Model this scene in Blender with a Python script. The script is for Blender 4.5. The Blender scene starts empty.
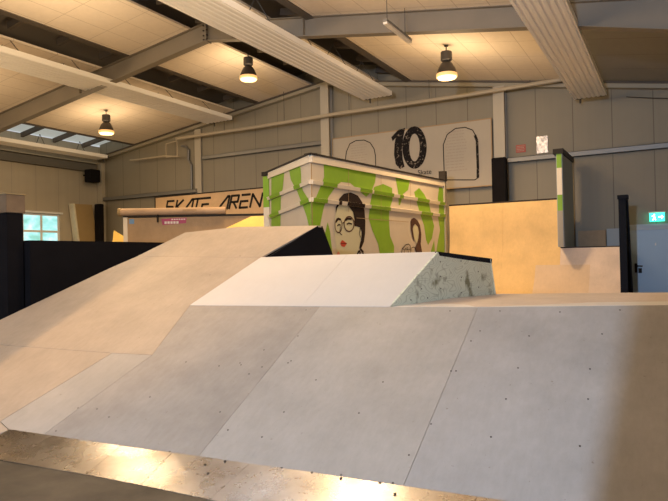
import bpy, bmesh, math, random
from mathutils import Vector, Matrix
PI = math.pi
C = bpy.context.scene.collection
sc = bpy.context.scene
# ---------------------------------------------------------------- camera
cd = bpy.data.cameras.new('camera'); cam = bpy.data.objects.new('camera', cd); C.objects.link(cam)
cd.sensor_width = 36; cd.lens = 36*605/668; cd.clip_end = 200
yaw, pit, rol = (math.radians(v) for v in (29.3, .7, -1.15))
fw = Vector((-math.sin(yaw)*math.cos(pit), math.cos(yaw)*math.cos(pit), math.sin(pit)))
ri = Vector((math.cos(yaw), math.sin(yaw), 0)); up_ = ri.cross(fw)
r2 = ri*math.cos(rol) + up_*math.sin(rol); u2 = up_*math.cos(rol) - ri*math.sin(rol)
mw = Matrix((r2, u2, -fw)).transposed().to_4x4(); mw.translation = (0, 0, 1.45)
cam.matrix_world = mw; sc.camera = cam
# ---------------------------------------------------------------- light and exposure
sc.view_settings.view_transform = 'Standard'; sc.view_settings.look = 'None'
sc.view_settings.gamma = 1; sc.view_settings.use_curve_mapping = False
sc.view_settings.exposure = 0.0
w_ = bpy.data.worlds.new('world'); sc.world = w_; w_.use_nodes = True
w_.node_tree.nodes['Background'].inputs[0].default_value = (.82, .85, .95, 1)
w_.node_tree.nodes['Background'].inputs[1].default_value = .9
LAMP_W = 620; LAMP_COL = (1, .64, .31)
def light(name, kind, loc, energy, color, size=.3, target=None, size_y=None):
    l = bpy.data.lights.new(name, kind); l.energy = energy; l.color = color
    if kind == 'AREA':
        l.size = size
        if size_y: l.shape = 'RECTANGLE'; l.size_y = size_y
    else: l.shadow_soft_size = size
    o = bpy.data.objects.new(name, l); C.objects.link(o); o.location = loc
    if target: o.rotation_euler = (Vector(target)-Vector(loc)).to_track_quat('-Z', 'Y').to_euler()
    return o
def bay_light(loc, down=1., spill=.2, soft=.2):
    l = bpy.data.lights.new('lamp_light', 'SPOT'); l.energy = LAMP_W*down; l.color = LAMP_COL; l.shadow_soft_size = soft
    l.spot_size = math.radians(150); l.spot_blend = .7
    q = bpy.data.objects.new('lamp_light', l); C.objects.link(q); q.location = loc
    l = bpy.data.lights.new('lamp_spill', 'POINT'); l.energy = LAMP_W*spill; l.color = (1, .71, .41); l.shadow_soft_size = .5
    q2 = bpy.data.objects.new('lamp_spill', l); C.objects.link(q2); q2.location = loc
    return q, q2
# the hall's other high bay lamps, in the rows nearer than the picture shows
for x_, z_ in ((-15.8, 4.6), (-9.98, 5.2), (-4.45, 4.7)):
    bay_light((x_, 7.5, z_), .08, .36); bay_light((x_, 1.6, z_), .03, .18)
# added cool spot, unseen behind the camera, for the ramp's cool light
d_ = light('cool_spot', 'SPOT', (-1.0, -6, 2.8), 4000, (.54, .71, 1), .11, (-2.2, 4.5, -.2))
d_.data.spot_size = math.radians(75); d_.data.spot_blend = .5
# added warm spot, unseen behind the camera at left, cut off by the blocker's edge
d_ = light('warm_spot', 'SPOT', (-6.0, -5, 4.4), 2600, (1, .62, .30), .1, (-5.3, 4.9, 1.0))
d_.data.spot_size = math.radians(26); d_.data.spot_blend = 1.
XL, XW, XR, ZR, SL, SR = -20.5, 1.25, -9.64, 7.15, .13, .165
D = {'N': (0.038, -0.451, 0.892), 'sheets': {'lowleft': [(-7.801, 3.85, 0.613), (-6.846, 3.884, 0.589), (-4.746, 4.035, 0.575), (-5.036, 3.098, 0.114), (-4.833, 3.048, 0.08), (-5.092, 2.764, -0.052)], 'strip': [(-4.74, 4.036, 0.575), (-4.262, 4.082, 0.578), (-4.435, 3.085, 0.082), (-4.827, 3.052, 0.082), (-5.028, 3.102, 0.116)], 'c': [(-4.257, 4.086, 0.58), (-4.488, 4.852, 0.977), (-2.973, 4.998, 0.986), (-2.925, 3.215, 0.082), (-4.431, 3.083, 0.081)], 'd': [(-2.971, 4.999, 0.986), (-1.483, 5.156, 1.001), (-1.437, 3.339, 0.081), (-2.922, 3.215, 0.082)], 'e': [(-1.481, 5.157, 1.001), (-0.047, 5.343, 1.033), (1.192, 5.504, 1.061), (1.356, 3.576, 0.081), (-1.434, 3.339, 0.081)]}, 'tall': {'f': [(-7.054, 4.009, 0.661), (-6.829, 4.548, 0.924), (-6.441, 5.475, 1.376), (-6.275, 5.781, 1.523), (-4.284, 5.847, 1.471), (-4.493, 4.853, 0.978), (-4.262, 4.088, 0.581), (-4.742, 4.041, 0.578), (-6.845, 3.889, 0.592)], 'g': [(-6.275, 5.785, 1.525), (-6.04, 6.453, 1.852), (-5.241, 6.619, 1.902), (-3.969, 6.662, 1.869), (-4.281, 5.851, 1.473)]}, 'wedge': [[(-4.488, 4.855, 0.978), (-4.279, 5.849, 1.472), (-3.172, 5.966, 1.483), (-3.166, 4.983, 0.986)], [(-3.164, 4.983, 0.986), (-3.169, 5.966, 1.483), (-2.156, 6.065, 1.489), (-2.272, 5.071, 0.992)]], 'slopeTop': [(-4.49, 4.853, 0.978), (-2.972, 5.0, 0.986), (-2.27, 5.07, 0.991), (-1.482, 5.158, 1.002), (-0.048, 5.344, 1.034), (1.193, 5.505, 1.062)], 'tallside': [(-4.49, 4.853, 0.978), (-4.28, 5.85, 1.472), (-3.967, 6.663, 1.869), (-3.945, 6.739, 1.865), (-3.895, 6.912, 1.488)], 'talltop': [(-6.277, 5.783, 1.524), (-6.041, 6.454, 1.853), (-5.241, 6.621, 1.903), (-3.967, 6.663, 1.869)], 'tallleft': [(-7.058, 4.008, 0.661), (-6.831, 4.549, 0.925), (-6.444, 5.476, 1.377), (-6.277, 5.783, 1.524)], 'zd': 0.978, 'wside': [(-2.27, 5.07, 0.991), (-2.084, 5.87, 1.489), (-1.833, 6.951, 1.401), (-1.81, 7.049, 0.993)], 'wtopP': [(-4.28, 5.85, 1.472), (-3.171, 5.967, 1.484), (-2.154, 6.067, 1.49)], 'deckback': [(-1.758, 7.026, 0.995), (-1.347, 7.208, 1.0), (-0.06, 7.046, 1.034)], 'deckstrip': [(-2.222, 5.432, 0.992), (-1.408, 5.62, 1.003), (-0.05, 5.716, 1.034)], 'steelTop': [(-4.83, 3.051, 0.08), (-4.077, 3.106, 0.08), (-2.509, 3.262, 0.08), (-1.271, 3.351, 0.08), (-1.0, 3.355, 0.08)], 'steelBot': [(-4.515, 2.67, 0.0), (-3.518, 2.778, -0.0), (-2.484, 2.826, 0.0)], 'steelSeamT': [(-3.616, 3.148, 0.08), (-3.149, 3.195, 0.08), (-2.509, 3.262, 0.08)], 'steelSeamB': [(-3.539, 2.778, 0.0), (-3.046, 2.809, 0.0), (-2.484, 2.826, 0.0)], 'screws': [(-4.352, 3.141, 0.107), (-4.398, 3.384, 0.231), (-3.815, 4.061, 0.548), (-3.27, 4.138, 0.563), (-3.087, 4.93, 0.956), (-3.243, 4.117, 0.552), (-3.445, 4.07, 0.537), (-3.811, 3.626, 0.328), (-3.998, 3.365, 0.205), (-4.198, 3.413, 0.237), (-3.055, 3.612, 0.288), (-2.866, 3.472, 0.21), (-2.562, 3.473, 0.197), (-2.537, 3.717, 0.319), (-2.47, 4.071, 0.495), (-1.969, 3.823, 0.348), (-1.927, 4.146, 0.51), (-2.825, 4.212, 0.582), (-3.153, 4.328, 0.655), (-2.812, 4.239, 0.595), (-3.093, 4.03, 0.502), (-2.941, 4.553, 0.759), (-3.03, 4.127, 0.548), (-1.415, 4.706, 0.771), (-1.378, 4.839, 0.836), (-1.427, 4.354, 0.594), (-1.464, 4.348, 0.592), (-0.999, 4.46, 0.629), (-1.014, 4.146, 0.471), (-1.031, 3.81, 0.302), (-0.525, 4.53, 0.644), (-0.508, 4.244, 0.498), (-0.513, 3.855, 0.302), (-0.992, 4.829, 0.815), (-0.481, 4.925, 0.841), (-1.436, 3.833, 0.33), (-1.487, 3.563, 0.196), (-1.505, 3.349, 0.089), (-1.847, 3.324, 0.091), (-0.378, 5.24, 0.996), (-0.813, 5.163, 0.976), (-1.285, 5.122, 0.975), (-1.705, 5.074, 0.969), (-4.609, 5.869, 1.496), (-4.71, 5.433, 1.28)], 'mark': [(-3.641, 3.799, 0.409), (-3.279, 3.986, 0.487), (-2.573, 4.483, 0.708)], 'steelscrews': [(-4.274, 3.075, 0.055), (-3.603, 3.1, 0.055), (-3.461, 3.093, 0.055), (-3.179, 3.205, 0.055), (-2.795, 3.139, 0.055), (-2.691, 3.222, 0.055), (-2.699, 3.059, 0.055), (-2.518, 3.296, 0.055), (-2.265, 3.282, 0.055), (-2.041, 3.292, 0.055), (-1.83, 3.291, 0.055), (-1.58, 3.324, 0.055), (-1.444, 3.238, 0.055)], 'green': [[(-5.869, 10.112, 3.271), (-5.754, 10.994, 3.289), (-5.627, 11.97, 3.285), (-5.633, 11.923, 3.084), (-5.655, 11.757, 2.853), (-5.68, 11.56, 2.732), (-5.719, 11.267, 2.858), (-5.755, 10.983, 2.98), (-5.796, 10.672, 2.972), (-5.818, 10.502, 2.877), (-5.849, 10.266, 2.662), (-5.87, 10.101, 2.457), (-5.879, 10.033, 2.279), (-5.888, 9.964, 2.066), (-5.898, 9.887, 1.568), (-5.926, 9.677, 1.569), (-5.922, 9.707, 2.528), (-5.902, 9.86, 2.614), (-5.881, 10.021, 2.856), (-5.868, 10.119, 3.02)], [(-5.857, 10.202, 2.151), (-5.848, 10.275, 1.958), (-5.841, 10.327, 1.566), (-5.849, 10.263, 1.567), (-5.871, 10.099, 1.896)], [(-5.639, 11.879, 2.971), (-5.591, 12.246, 3.069), (-5.542, 12.624, 3.01), (-5.541, 12.63, 2.738), (-5.561, 12.475, 2.502), (-5.563, 12.463, 2.187), (-5.559, 12.494, 1.917), (-5.537, 12.657, 1.693), (-5.539, 12.648, 1.466), (-5.615, 12.061, 1.471), (-5.624, 11.991, 1.734), (-5.654, 11.765, 2.034), (-5.67, 11.635, 2.288), (-5.661, 11.708, 2.592), (-5.65, 11.794, 2.813)], [(-5.523, 12.767, 3.297), (-5.434, 13.451, 3.292), (-5.448, 13.345, 3.022), (-5.479, 13.109, 2.909), (-5.498, 12.962, 2.644), (-5.506, 12.899, 2.64), (-5.508, 12.885, 2.939)], [(-5.411, 13.63, 2.996), (-5.378, 13.881, 3.113), (-5.346, 14.128, 2.984), (-5.313, 14.377, 2.752), (-5.295, 14.52, 2.407), (-5.282, 14.618, 2.208), (-5.298, 14.496, 1.901), (-5.326, 14.277, 1.724), (-5.339, 14.179, 1.847), (-5.35, 14.092, 2.192), (-5.375, 13.903, 2.479), (-5.399, 13.72, 2.809)], [(-5.24, 14.941, 3.225), (-5.203, 15.222, 3.196), (-5.21, 15.17, 1.546), (-5.272, 14.693, 1.497), (-5.256, 14.82, 1.855), (-5.24, 14.943, 2.114), (-5.252, 14.847, 2.42), (-5.243, 14.915, 2.681), (-5.252, 14.849, 2.934)], [(-5.284, 14.601, 1.852), (-5.279, 14.639, 1.497), (-5.314, 14.372, 1.499)], [(-7.759, 11.054, 3.299), (-7.08, 10.561, 3.273), (-7.169, 10.626, 2.949), (-7.279, 10.706, 2.751), (-7.326, 10.74, 2.177), (-7.371, 10.773, 1.858), (-7.826, 11.103, 1.878)], [(-6.848, 10.393, 3.275), (-6.341, 10.026, 3.269), (-6.315, 10.007, 3.076), (-6.321, 10.011, 2.928), (-6.255, 9.963, 2.772), (-6.067, 9.827, 2.609), (-5.936, 9.732, 2.55), (-5.977, 9.761, 1.57), (-6.033, 9.802, 1.571), (-6.037, 9.805, 2.066), (-6.111, 9.858, 2.244), (-6.268, 9.972, 2.478), (-6.502, 10.142, 2.79), (-6.777, 10.342, 3.058)]], 'skin': [(-5.823, 10.468, 2.331), (-5.816, 10.519, 2.447), (-5.8, 10.64, 2.539), (-5.784, 10.761, 2.546), (-5.765, 10.907, 2.497), (-5.746, 11.053, 2.388), (-5.74, 11.099, 2.244), (-5.74, 11.104, 2.098), (-5.714, 11.299, 2.074), (-5.707, 11.356, 1.926), (-5.716, 11.288, 1.777), (-5.72, 11.258, 1.658), (-5.727, 11.198, 1.452), (-5.805, 10.604, 1.458), (-5.82, 10.489, 1.572), (-5.826, 10.445, 1.657), (-5.828, 10.428, 1.825), (-5.83, 10.409, 1.964), (-5.828, 10.426, 2.189)], 'hair': [(-5.812, 10.546, 2.556), (-5.806, 10.596, 2.636), (-5.787, 10.744, 2.74), (-5.754, 10.992, 2.788), (-5.721, 11.245, 2.738), (-5.702, 11.397, 2.615), (-5.691, 11.481, 2.44), (-5.688, 11.504, 2.2), (-5.69, 11.484, 1.959), (-5.697, 11.435, 1.778), (-5.708, 11.346, 1.658), (-5.72, 11.256, 1.629), (-5.716, 11.287, 1.747), (-5.71, 11.331, 1.807), (-5.707, 11.358, 1.986), (-5.714, 11.299, 2.074), (-5.728, 11.196, 2.094), (-5.74, 11.104, 2.098), (-5.74, 11.099, 2.244), (-5.746, 11.053, 2.388), (-5.765, 10.907, 2.497), (-5.784, 10.761, 2.546), (-5.8, 10.64, 2.539), (-5.816, 10.519, 2.447), (-5.823, 10.468, 2.331), (-5.823, 10.462, 2.444)], 'glass': [[(-5.796, 10.669, 2.099), (-5.797, 10.661, 2.05), (-5.8, 10.641, 2.006), (-5.804, 10.611, 1.97), (-5.809, 10.574, 1.948), (-5.814, 10.535, 1.939), (-5.819, 10.496, 1.946), (-5.823, 10.461, 1.967), (-5.827, 10.434, 2.001), (-5.829, 10.418, 2.043), (-5.83, 10.413, 2.091), (-5.829, 10.421, 2.138), (-5.826, 10.44, 2.182), (-5.822, 10.469, 2.218), (-5.818, 10.505, 2.241), (-5.813, 10.545, 2.25), (-5.807, 10.584, 2.244), (-5.803, 10.62, 2.223), (-5.799, 10.647, 2.19), (-5.797, 10.664, 2.147)], [(-5.741, 11.095, 2.141), (-5.742, 11.084, 2.089), (-5.746, 11.055, 2.042), (-5.752, 11.011, 2.004), (-5.759, 10.957, 1.979), (-5.766, 10.898, 1.97), (-5.774, 10.841, 1.977), (-5.781, 10.789, 1.999), (-5.786, 10.75, 2.034), (-5.789, 10.725, 2.079), (-5.79, 10.718, 2.129), (-5.789, 10.729, 2.179), (-5.785, 10.756, 2.226), (-5.779, 10.799, 2.264), (-5.773, 10.851, 2.29), (-5.765, 10.91, 2.3), (-5.757, 10.968, 2.295), (-5.751, 11.021, 2.273), (-5.745, 11.062, 2.238), (-5.742, 11.087, 2.193)]], 'lips': [(-5.807, 10.59, 1.742), (-5.799, 10.649, 1.805), (-5.793, 10.697, 1.794), (-5.777, 10.821, 1.738), (-5.788, 10.731, 1.663), (-5.802, 10.626, 1.68)], 'pinkp': [(-5.824, 10.454, 1.488), (-5.82, 10.489, 1.558), (-5.812, 10.546, 1.578), (-5.805, 10.604, 1.458), (-5.825, 10.453, 1.46)], 'hair2': [(-5.44, 13.408, 2.275), (-5.432, 13.467, 2.339), (-5.417, 13.584, 2.373), (-5.395, 13.748, 2.326), (-5.379, 13.871, 2.209), (-5.371, 13.931, 1.991), (-5.377, 13.89, 1.746), (-5.365, 13.978, 1.463), (-5.407, 13.661, 1.466), (-5.416, 13.591, 1.648), (-5.4, 13.713, 1.769), (-5.39, 13.787, 1.891), (-5.387, 13.814, 2.037), (-5.392, 13.77, 2.157), (-5.41, 13.636, 2.226), (-5.423, 13.537, 2.175), (-5.426, 13.514, 2.102), (-5.419, 13.564, 1.912), (-5.417, 13.578, 1.792), (-5.429, 13.487, 1.911), (-5.438, 13.419, 2.1)], 'skin2': [(-5.42, 13.555, 2.151), (-5.41, 13.635, 2.216), (-5.392, 13.769, 2.153), (-5.388, 13.803, 2.027), (-5.393, 13.767, 1.867), (-5.402, 13.693, 1.755), (-5.415, 13.599, 1.84), (-5.424, 13.531, 2.031)], 'strokes': [([(-5.796, 10.675, 2.142), (-5.788, 10.734, 2.166)], 3), ([(-5.742, 11.087, 2.2), (-5.724, 11.225, 2.205), (-5.735, 11.14, 2.26)], 4), ([(-5.825, 10.453, 2.156), (-5.814, 10.535, 2.222), (-5.802, 10.629, 2.217)], 5), ([(-5.783, 10.774, 2.202), (-5.772, 10.859, 2.246), (-5.754, 10.998, 2.24)], 6), ([(-5.819, 10.497, 2.085), (-5.811, 10.555, 2.115), (-5.804, 10.611, 2.1)], 4), ([(-5.777, 10.82, 2.123), (-5.767, 10.895, 2.155), (-5.753, 11.004, 2.135)], 4), ([(-5.804, 10.61, 2.077), (-5.809, 10.572, 1.94), (-5.799, 10.652, 1.907)], 2.5), ([(-5.714, 11.299, 2.074), (-5.718, 11.268, 1.94), (-5.714, 11.301, 1.866)], 3), ([(-5.706, 11.359, 2.016), (-5.7, 11.409, 1.927), (-5.711, 11.321, 1.822)], 3), ([(-5.734, 11.148, 1.482), (-5.723, 11.229, 1.584), (-5.717, 11.28, 1.569), (-5.721, 11.251, 1.466)], 6), ([(-5.716, 11.282, 1.629), (-5.702, 11.395, 1.554), (-5.707, 11.355, 1.465)], 8), ([(-5.805, 10.599, 1.739), (-5.778, 10.807, 1.738)], 1.5), ([(-5.498, 12.961, 1.532), (-5.494, 12.991, 1.625), (-5.473, 13.15, 1.718), (-5.455, 13.291, 1.742), (-5.443, 13.383, 1.696), (-5.446, 13.359, 1.577)], 3), ([(-5.483, 13.078, 1.517), (-5.477, 13.119, 1.625), (-5.461, 13.24, 1.657), (-5.456, 13.282, 1.53)], 2.5), ([(-5.444, 13.375, 1.53), (-5.438, 13.418, 1.648), (-5.421, 13.553, 1.672), (-5.408, 13.647, 1.6), (-5.406, 13.663, 1.514)], 2.5), ([(-5.494, 12.992, 1.648), (-5.48, 13.1, 1.601), (-5.443, 13.38, 1.624)], 2)], 'seams': [[(-5.763, 10.927, 3.364), (-5.767, 10.892, 2.379)], [(-5.603, 12.154, 3.326), (-5.608, 12.112, 2.241)], [(-5.434, 13.452, 3.316), (-5.438, 13.423, 2.623)], [(-5.731, 11.173, 2.269), (-5.452, 13.313, 2.262)]], 'hairline': [(-5.8, 10.644, 2.639), (-5.698, 11.423, 2.601)], 'one': [(-7.388, 5.074), (-7.165, 5.266), (-6.93, 5.304), (-7.0, 5.012), (-7.043, 4.684), (-7.032, 4.391), (-6.975, 4.144), (-7.12, 4.082), (-7.261, 4.246), (-7.309, 4.544), (-7.283, 4.877), (-7.243, 5.04), (-7.345, 4.951)], 'zero_o': [(-6.262, 4.642), (-6.272, 4.52), (-6.297, 4.405), (-6.334, 4.3), (-6.383, 4.209), (-6.443, 4.136), (-6.51, 4.084), (-6.583, 4.055), (-6.658, 4.049), (-6.733, 4.068), (-6.805, 4.111), (-6.871, 4.176), (-6.929, 4.261), (-6.975, 4.362), (-7.009, 4.476), (-7.029, 4.599), (-7.033, 4.724), (-7.023, 4.848), (-6.998, 4.966), (-6.959, 5.072), (-6.908, 5.163), (-6.847, 5.235), (-6.778, 5.286), (-6.705, 5.313), (-6.629, 5.316), (-6.554, 5.295), (-6.483, 5.25), (-6.419, 5.183), (-6.363, 5.098), (-6.318, 4.997), (-6.285, 4.885), (-6.267, 4.765)], 'zero_i': [(-6.478, 4.665), (-6.483, 4.585), (-6.494, 4.51), (-6.511, 4.44), (-6.533, 4.38), (-6.559, 4.332), (-6.589, 4.297), (-6.621, 4.276), (-6.653, 4.271), (-6.686, 4.282), (-6.716, 4.309), (-6.744, 4.35), (-6.769, 4.404), (-6.788, 4.468), (-6.802, 4.541), (-6.81, 4.62), (-6.811, 4.701), (-6.806, 4.781), (-6.794, 4.857), (-6.777, 4.927), (-6.755, 4.987), (-6.728, 5.035), (-6.699, 5.07), (-6.667, 5.09), (-6.634, 5.094), (-6.602, 5.082), (-6.571, 5.055), (-6.544, 5.014), (-6.52, 4.96), (-6.501, 4.896), (-6.487, 4.823), (-6.479, 4.745)], 'arch1': [(-8.983, 4.521), (-8.937, 4.797), (-8.813, 5.029), (-8.595, 5.109), (-8.305, 5.093), (-8.098, 4.984), (-7.97, 4.782), (-7.928, 4.564), (-7.927, 4.223)], 'arch2': [(-5.743, 3.646), (-5.748, 4.144), (-5.753, 4.668), (-5.63, 4.951), (-5.379, 5.097), (-5.094, 5.093), (-4.88, 4.988), (-4.774, 4.772), (-4.75, 4.441), (-4.746, 3.971), (-4.754, 3.628), (-4.85, 3.574)], 'arch2b': [(-5.743, 3.646), (-4.85, 3.574)], 'orn': [(-4.82, 4.84), (-4.761, 4.677), (-4.76, 4.364), (-4.753, 3.972), (-4.761, 3.629)], 'skate': [(-6.507, 3.806)], 'boardbits': [(-9.4, 5.221), (-4.347, 5.214), (-4.328, 3.41), (-5.673, 3.377)], 'roll': None}
# ---------------------------------------------------------------- helpers
def mat(name, color, rough=.6, metal=0, emit=None, es=0, build=None):
    m = bpy.data.materials.new(name); m.use_nodes = True
    nt = m.node_tree; b = nt.nodes['Principled BSDF']
    b.inputs['Base Color'].default_value = (*color, 1)
    b.inputs['Roughness'].default_value = rough
    b.inputs['Metallic'].default_value = metal
    if emit:
        b.inputs['Emission Color'].default_value = (*emit, 1)
        b.inputs['Emission Strength'].default_value = es
    if max(color) < .04: b.inputs['Specular IOR Level'].default_value = .12
    if build: build(nt, b, color)
    return m

def noise(nt, scale, stretch=(1, 1, 1), detail=4, rough=.6, rot=(0, 0, 0)):
    N, L = nt.nodes, nt.links
    tc = N.new('ShaderNodeTexCoord'); mp = N.new('ShaderNodeMapping')
    mp.inputs['Scale'].default_value = stretch; mp.inputs['Rotation'].default_value = rot
    L.new(tc.outputs['Object'], mp.inputs['Vector'])
    n = N.new('ShaderNodeTexNoise'); n.inputs['Scale'].default_value = scale
    n.inputs['Detail'].default_value = detail; n.inputs['Roughness'].default_value = rough
    L.new(mp.outputs['Vector'], n.inputs['Vector'])
    return n.outputs['Fac']

def ramp(nt, fac, stops):
    r = nt.nodes.new('ShaderNodeValToRGB'); nt.links.new(fac, r.inputs['Fac'])
    while len(r.color_ramp.elements) < len(stops): r.color_ramp.elements.new(.5)
    for e, (p, c) in zip(r.color_ramp.elements, stops):
        e.position = p; e.color = (*c, 1)
    return r.outputs['Color']

def mul(nt, a, b, fac=1, mode='MULTIPLY'):
    m = nt.nodes.new('ShaderNodeMixRGB'); m.blend_type = mode
    if isinstance(fac, (int, float)): m.inputs['Fac'].default_value = fac
    else: nt.links.new(fac, m.inputs['Fac'])
    for i, v in ((1, a), (2, b)):
        if isinstance(v, tuple): m.inputs[i].default_value = (*v, 1)
        else: nt.links.new(v, m.inputs[i])
    return m.outputs['Color']

def wood(k=.12, scale=1.2, grain=(6, 1.5, 3), rot=0, scratch=True):
    def f(nt, b, c):
        big = ramp(nt, noise(nt, scale*1.5, (1, 1, 1), 6, .65), [(.3, (1-k*1.3,)*3), (.7, (1+k*.4,)*3)])
        gr = ramp(nt, noise(nt, 4, grain, 5, .7, (0, 0, rot)), [(.3, (1-k*.6, 1-k*.65, 1-k*.8)), (.65, (1, 1, 1))])
        col = mul(nt, mul(nt, c, big), gr)
        if scratch:
            sc = ramp(nt, noise(nt, 11, (9, 1.3, 1.5), 7, .8, (0, 0, .45)), [(.63, (1, 1, 1)), (.69, (.6, .54, .48))])
            sp = ramp(nt, noise(nt, 26, (1, 1, 1), 3, .6), [(.70, (1, 1, 1)), (.76, (.55, .48, .42))])
            col = mul(nt, col, sp, .7)
            col = mul(nt, col, sc, .6)
            ht = ramp(nt, noise(nt, 9, (8, 1.2, 1), 6, .75, (0, 0, -.7)), [(.7, (0, 0, 0)), (.78, (1, 1, 1))])
            col = mul(nt, col, (min(1, c[0]*1.35), min(1, c[1]*1.35), min(1, c[2]*1.35)), ht, 'MIX')
        nt.links.new(col, b.inputs['Base Color'])
        bp = nt.nodes.new('ShaderNodeBump'); bp.inputs['Strength'].default_value = .05
        nt.links.new(noise(nt, 30, (1, 4, 4)), bp.inputs['Height']); nt.links.new(bp.outputs['Normal'], b.inputs['Normal'])
    return f

def lines(nt, axis, pitch, off, width):
    N, L = nt.nodes, nt.links
    tc = N.new('ShaderNodeTexCoord'); s = N.new('ShaderNodeSeparateXYZ'); L.new(tc.outputs['Object'], s.inputs[0])
    a = N.new('ShaderNodeMath'); a.operation = 'ADD'; L.new(s.outputs[axis], a.inputs[0]); a.inputs[1].default_value = 100*pitch - off
    m = N.new('ShaderNodeMath'); m.operation = 'MODULO'; L.new(a.outputs[0], m.inputs[0]); m.inputs[1].default_value = pitch
    c = N.new('ShaderNodeMath'); c.operation = 'LESS_THAN'; L.new(m.outputs[0], c.inputs[0]); c.inputs[1].default_value = width
    return c.outputs[0]

def panels(axis, pitch, off, width, line, k=.1, second=None):
    def f(nt, b, c):
        big = ramp(nt, noise(nt, .6, (1, 1, 1), 3), [(.3, (1-k,)*3), (.7, (1, 1, 1))])
        rib = ramp(nt, noise(nt, 1.0, (9, 9, .05) if axis < 2 else (1, 1, 1), 2), [(.3, (.95,)*3), (.7, (1, 1, 1))])
        col = mul(nt, mul(nt, mul(nt, c, big), rib), line, lines(nt, axis, pitch, off, width), 'MIX')
        if second: col = mul(nt, col, line, lines(nt, *second), 'MIX')
        nt.links.new(col, b.inputs['Base Color'])
    return f

def mottle(k, scale, c2=None):
    def f(nt, b, c):
        col = ramp(nt, noise(nt, scale, (1, 1, 1), 5), [(.3, tuple(x*(1-k) for x in c)), (.7, c2 or c)])
        nt.links.new(col, b.inputs['Base Color'])
    return f

def obj(name, me, m, parent=None):
    o = bpy.data.objects.new(name, me); C.objects.link(o)
    for x in (m if isinstance(m, list) else [m]): me.materials.append(x)
    if parent is not None: o.parent = parent
    return o

def tag(o, label, cat=None, group=None, kind=None):
    if label: o['label'] = label
    if cat: o['category'] = cat
    if group: o['group'] = group
    if kind: o['kind'] = kind
    return o

def empty(name, label=None, cat=None, group=None, kind=None):
    o = bpy.data.objects.new(name, None); C.objects.link(o)
    return tag(o, label, cat, group, kind)

class MB:
    def __init__(s): s.bm = bmesh.new()
    def box(s, x0, x1, y0, y1, z0, z1):
        return s.hexa([(x0,y0,z0),(x1,y0,z0),(x1,y1,z0),(x0,y1,z0)], [(x0,y0,z1),(x1,y0,z1),(x1,y1,z1),(x0,y1,z1)])
    def hexa(s, a, b):
        n = len(a)
        A = [s.bm.verts.new(p) for p in a]; B = [s.bm.verts.new(p) for p in b]
        s.bm.faces.new(A[::-1]); s.bm.faces.new(B)
        for i in range(n): s.bm.faces.new((A[i], A[(i+1) % n], B[(i+1) % n], B[i]))
        return s
    def slab(s, pts, d):
        d = Vector(d); return s.hexa([tuple(Vector(p)+d) for p in pts], pts)
    def face(s, pts):
        s.bm.faces.new([s.bm.verts.new(p) for p in pts]); return s
    def strip(s, pa, pb):
        A = [s.bm.verts.new(p) for p in pa]; B = [s.bm.verts.new(p) for p in pb]
        for i in range(len(A)-1): s.bm.faces.new((A[i], A[i+1], B[i+1], B[i]))
        return s
    def bar(s, a, b, w, t=None, up=(0, 0, 1)):
        a, b = Vector(a), Vector(b); d = (b-a).normalized(); t = t or w
        u = Vector(up)
        if abs(d.dot(u)) > .98: u = Vector((0, 1, 0))
        r = d.cross(u).normalized()*w/2; u = r.cross(d).normalized()*t/2
        q = [r+u, -r+u, -r-u, r-u]
        return s.hexa([tuple(a+x) for x in q], [tuple(b+x) for x in q])
    def tube(s, pts, r, n=8):
        rings = []
        for i, p in enumerate(pts):
            p = Vector(p); d = (Vector(pts[min(i+1, len(pts)-1)]) - Vector(pts[max(i-1, 0)])).normalized()
            u = Vector((0, 0, 1)) if abs(d.z) < .9 else Vector((0, 1, 0))
            x = d.cross(u).normalized(); y = d.cross(x)
            rings.append([s.bm.verts.new(p + (x*math.cos(2*PI*k/n) + y*math.sin(2*PI*k/n))*r) for k in range(n)])
        for a, b in zip(rings, rings[1:]):
            for k in range(n): s.bm.faces.new((a[k], a[(k+1) % n], b[(k+1) % n], b[k]))
        s.bm.faces.new(rings[0]); s.bm.faces.new(rings[-1][::-1]); return s
    def lathe(s, prof, n=28, c=(0, 0, 0), cap=True):
        R = [[s.bm.verts.new((c[0]+r*math.cos(2*PI*k/n), c[1]+r*math.sin(2*PI*k/n), c[2]+z)) for k in range(n)] for r, z in prof]
        for a, b in zip(R, R[1:]):
            for k in range(n): s.bm.faces.new((a[k], a[(k+1) % n], b[(k+1) % n], b[k]))
        if cap: s.bm.faces.new(R[0]); s.bm.faces.new(R[-1][::-1])
        return s
    def build(s, name, m, parent=None, bevel=0, smooth=False):
        bmesh.ops.recalc_face_normals(s.bm, faces=s.bm.faces)
        if bevel: bmesh.ops.bevel(s.bm, geom=s.bm.edges[:], offset=bevel, segments=2, affect='EDGES')
        me = bpy.data.meshes.new(name); s.bm.to_mesh(me); s.bm.free()
        if smooth:
            for p in me.polygons: p.use_smooth = True
        return obj(name, me, m, parent)

def copy_tree(o, off):
    c = o.copy(); C.objects.link(c); c.location = Vector(c.location) + Vector(off)
    for ch in [x for x in o.children]:
        d = ch.copy(); C.objects.link(d); d.parent = c
        for g in ch.children:
            e = g.copy(); C.objects.link(e); e.parent = d
    return c

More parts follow.
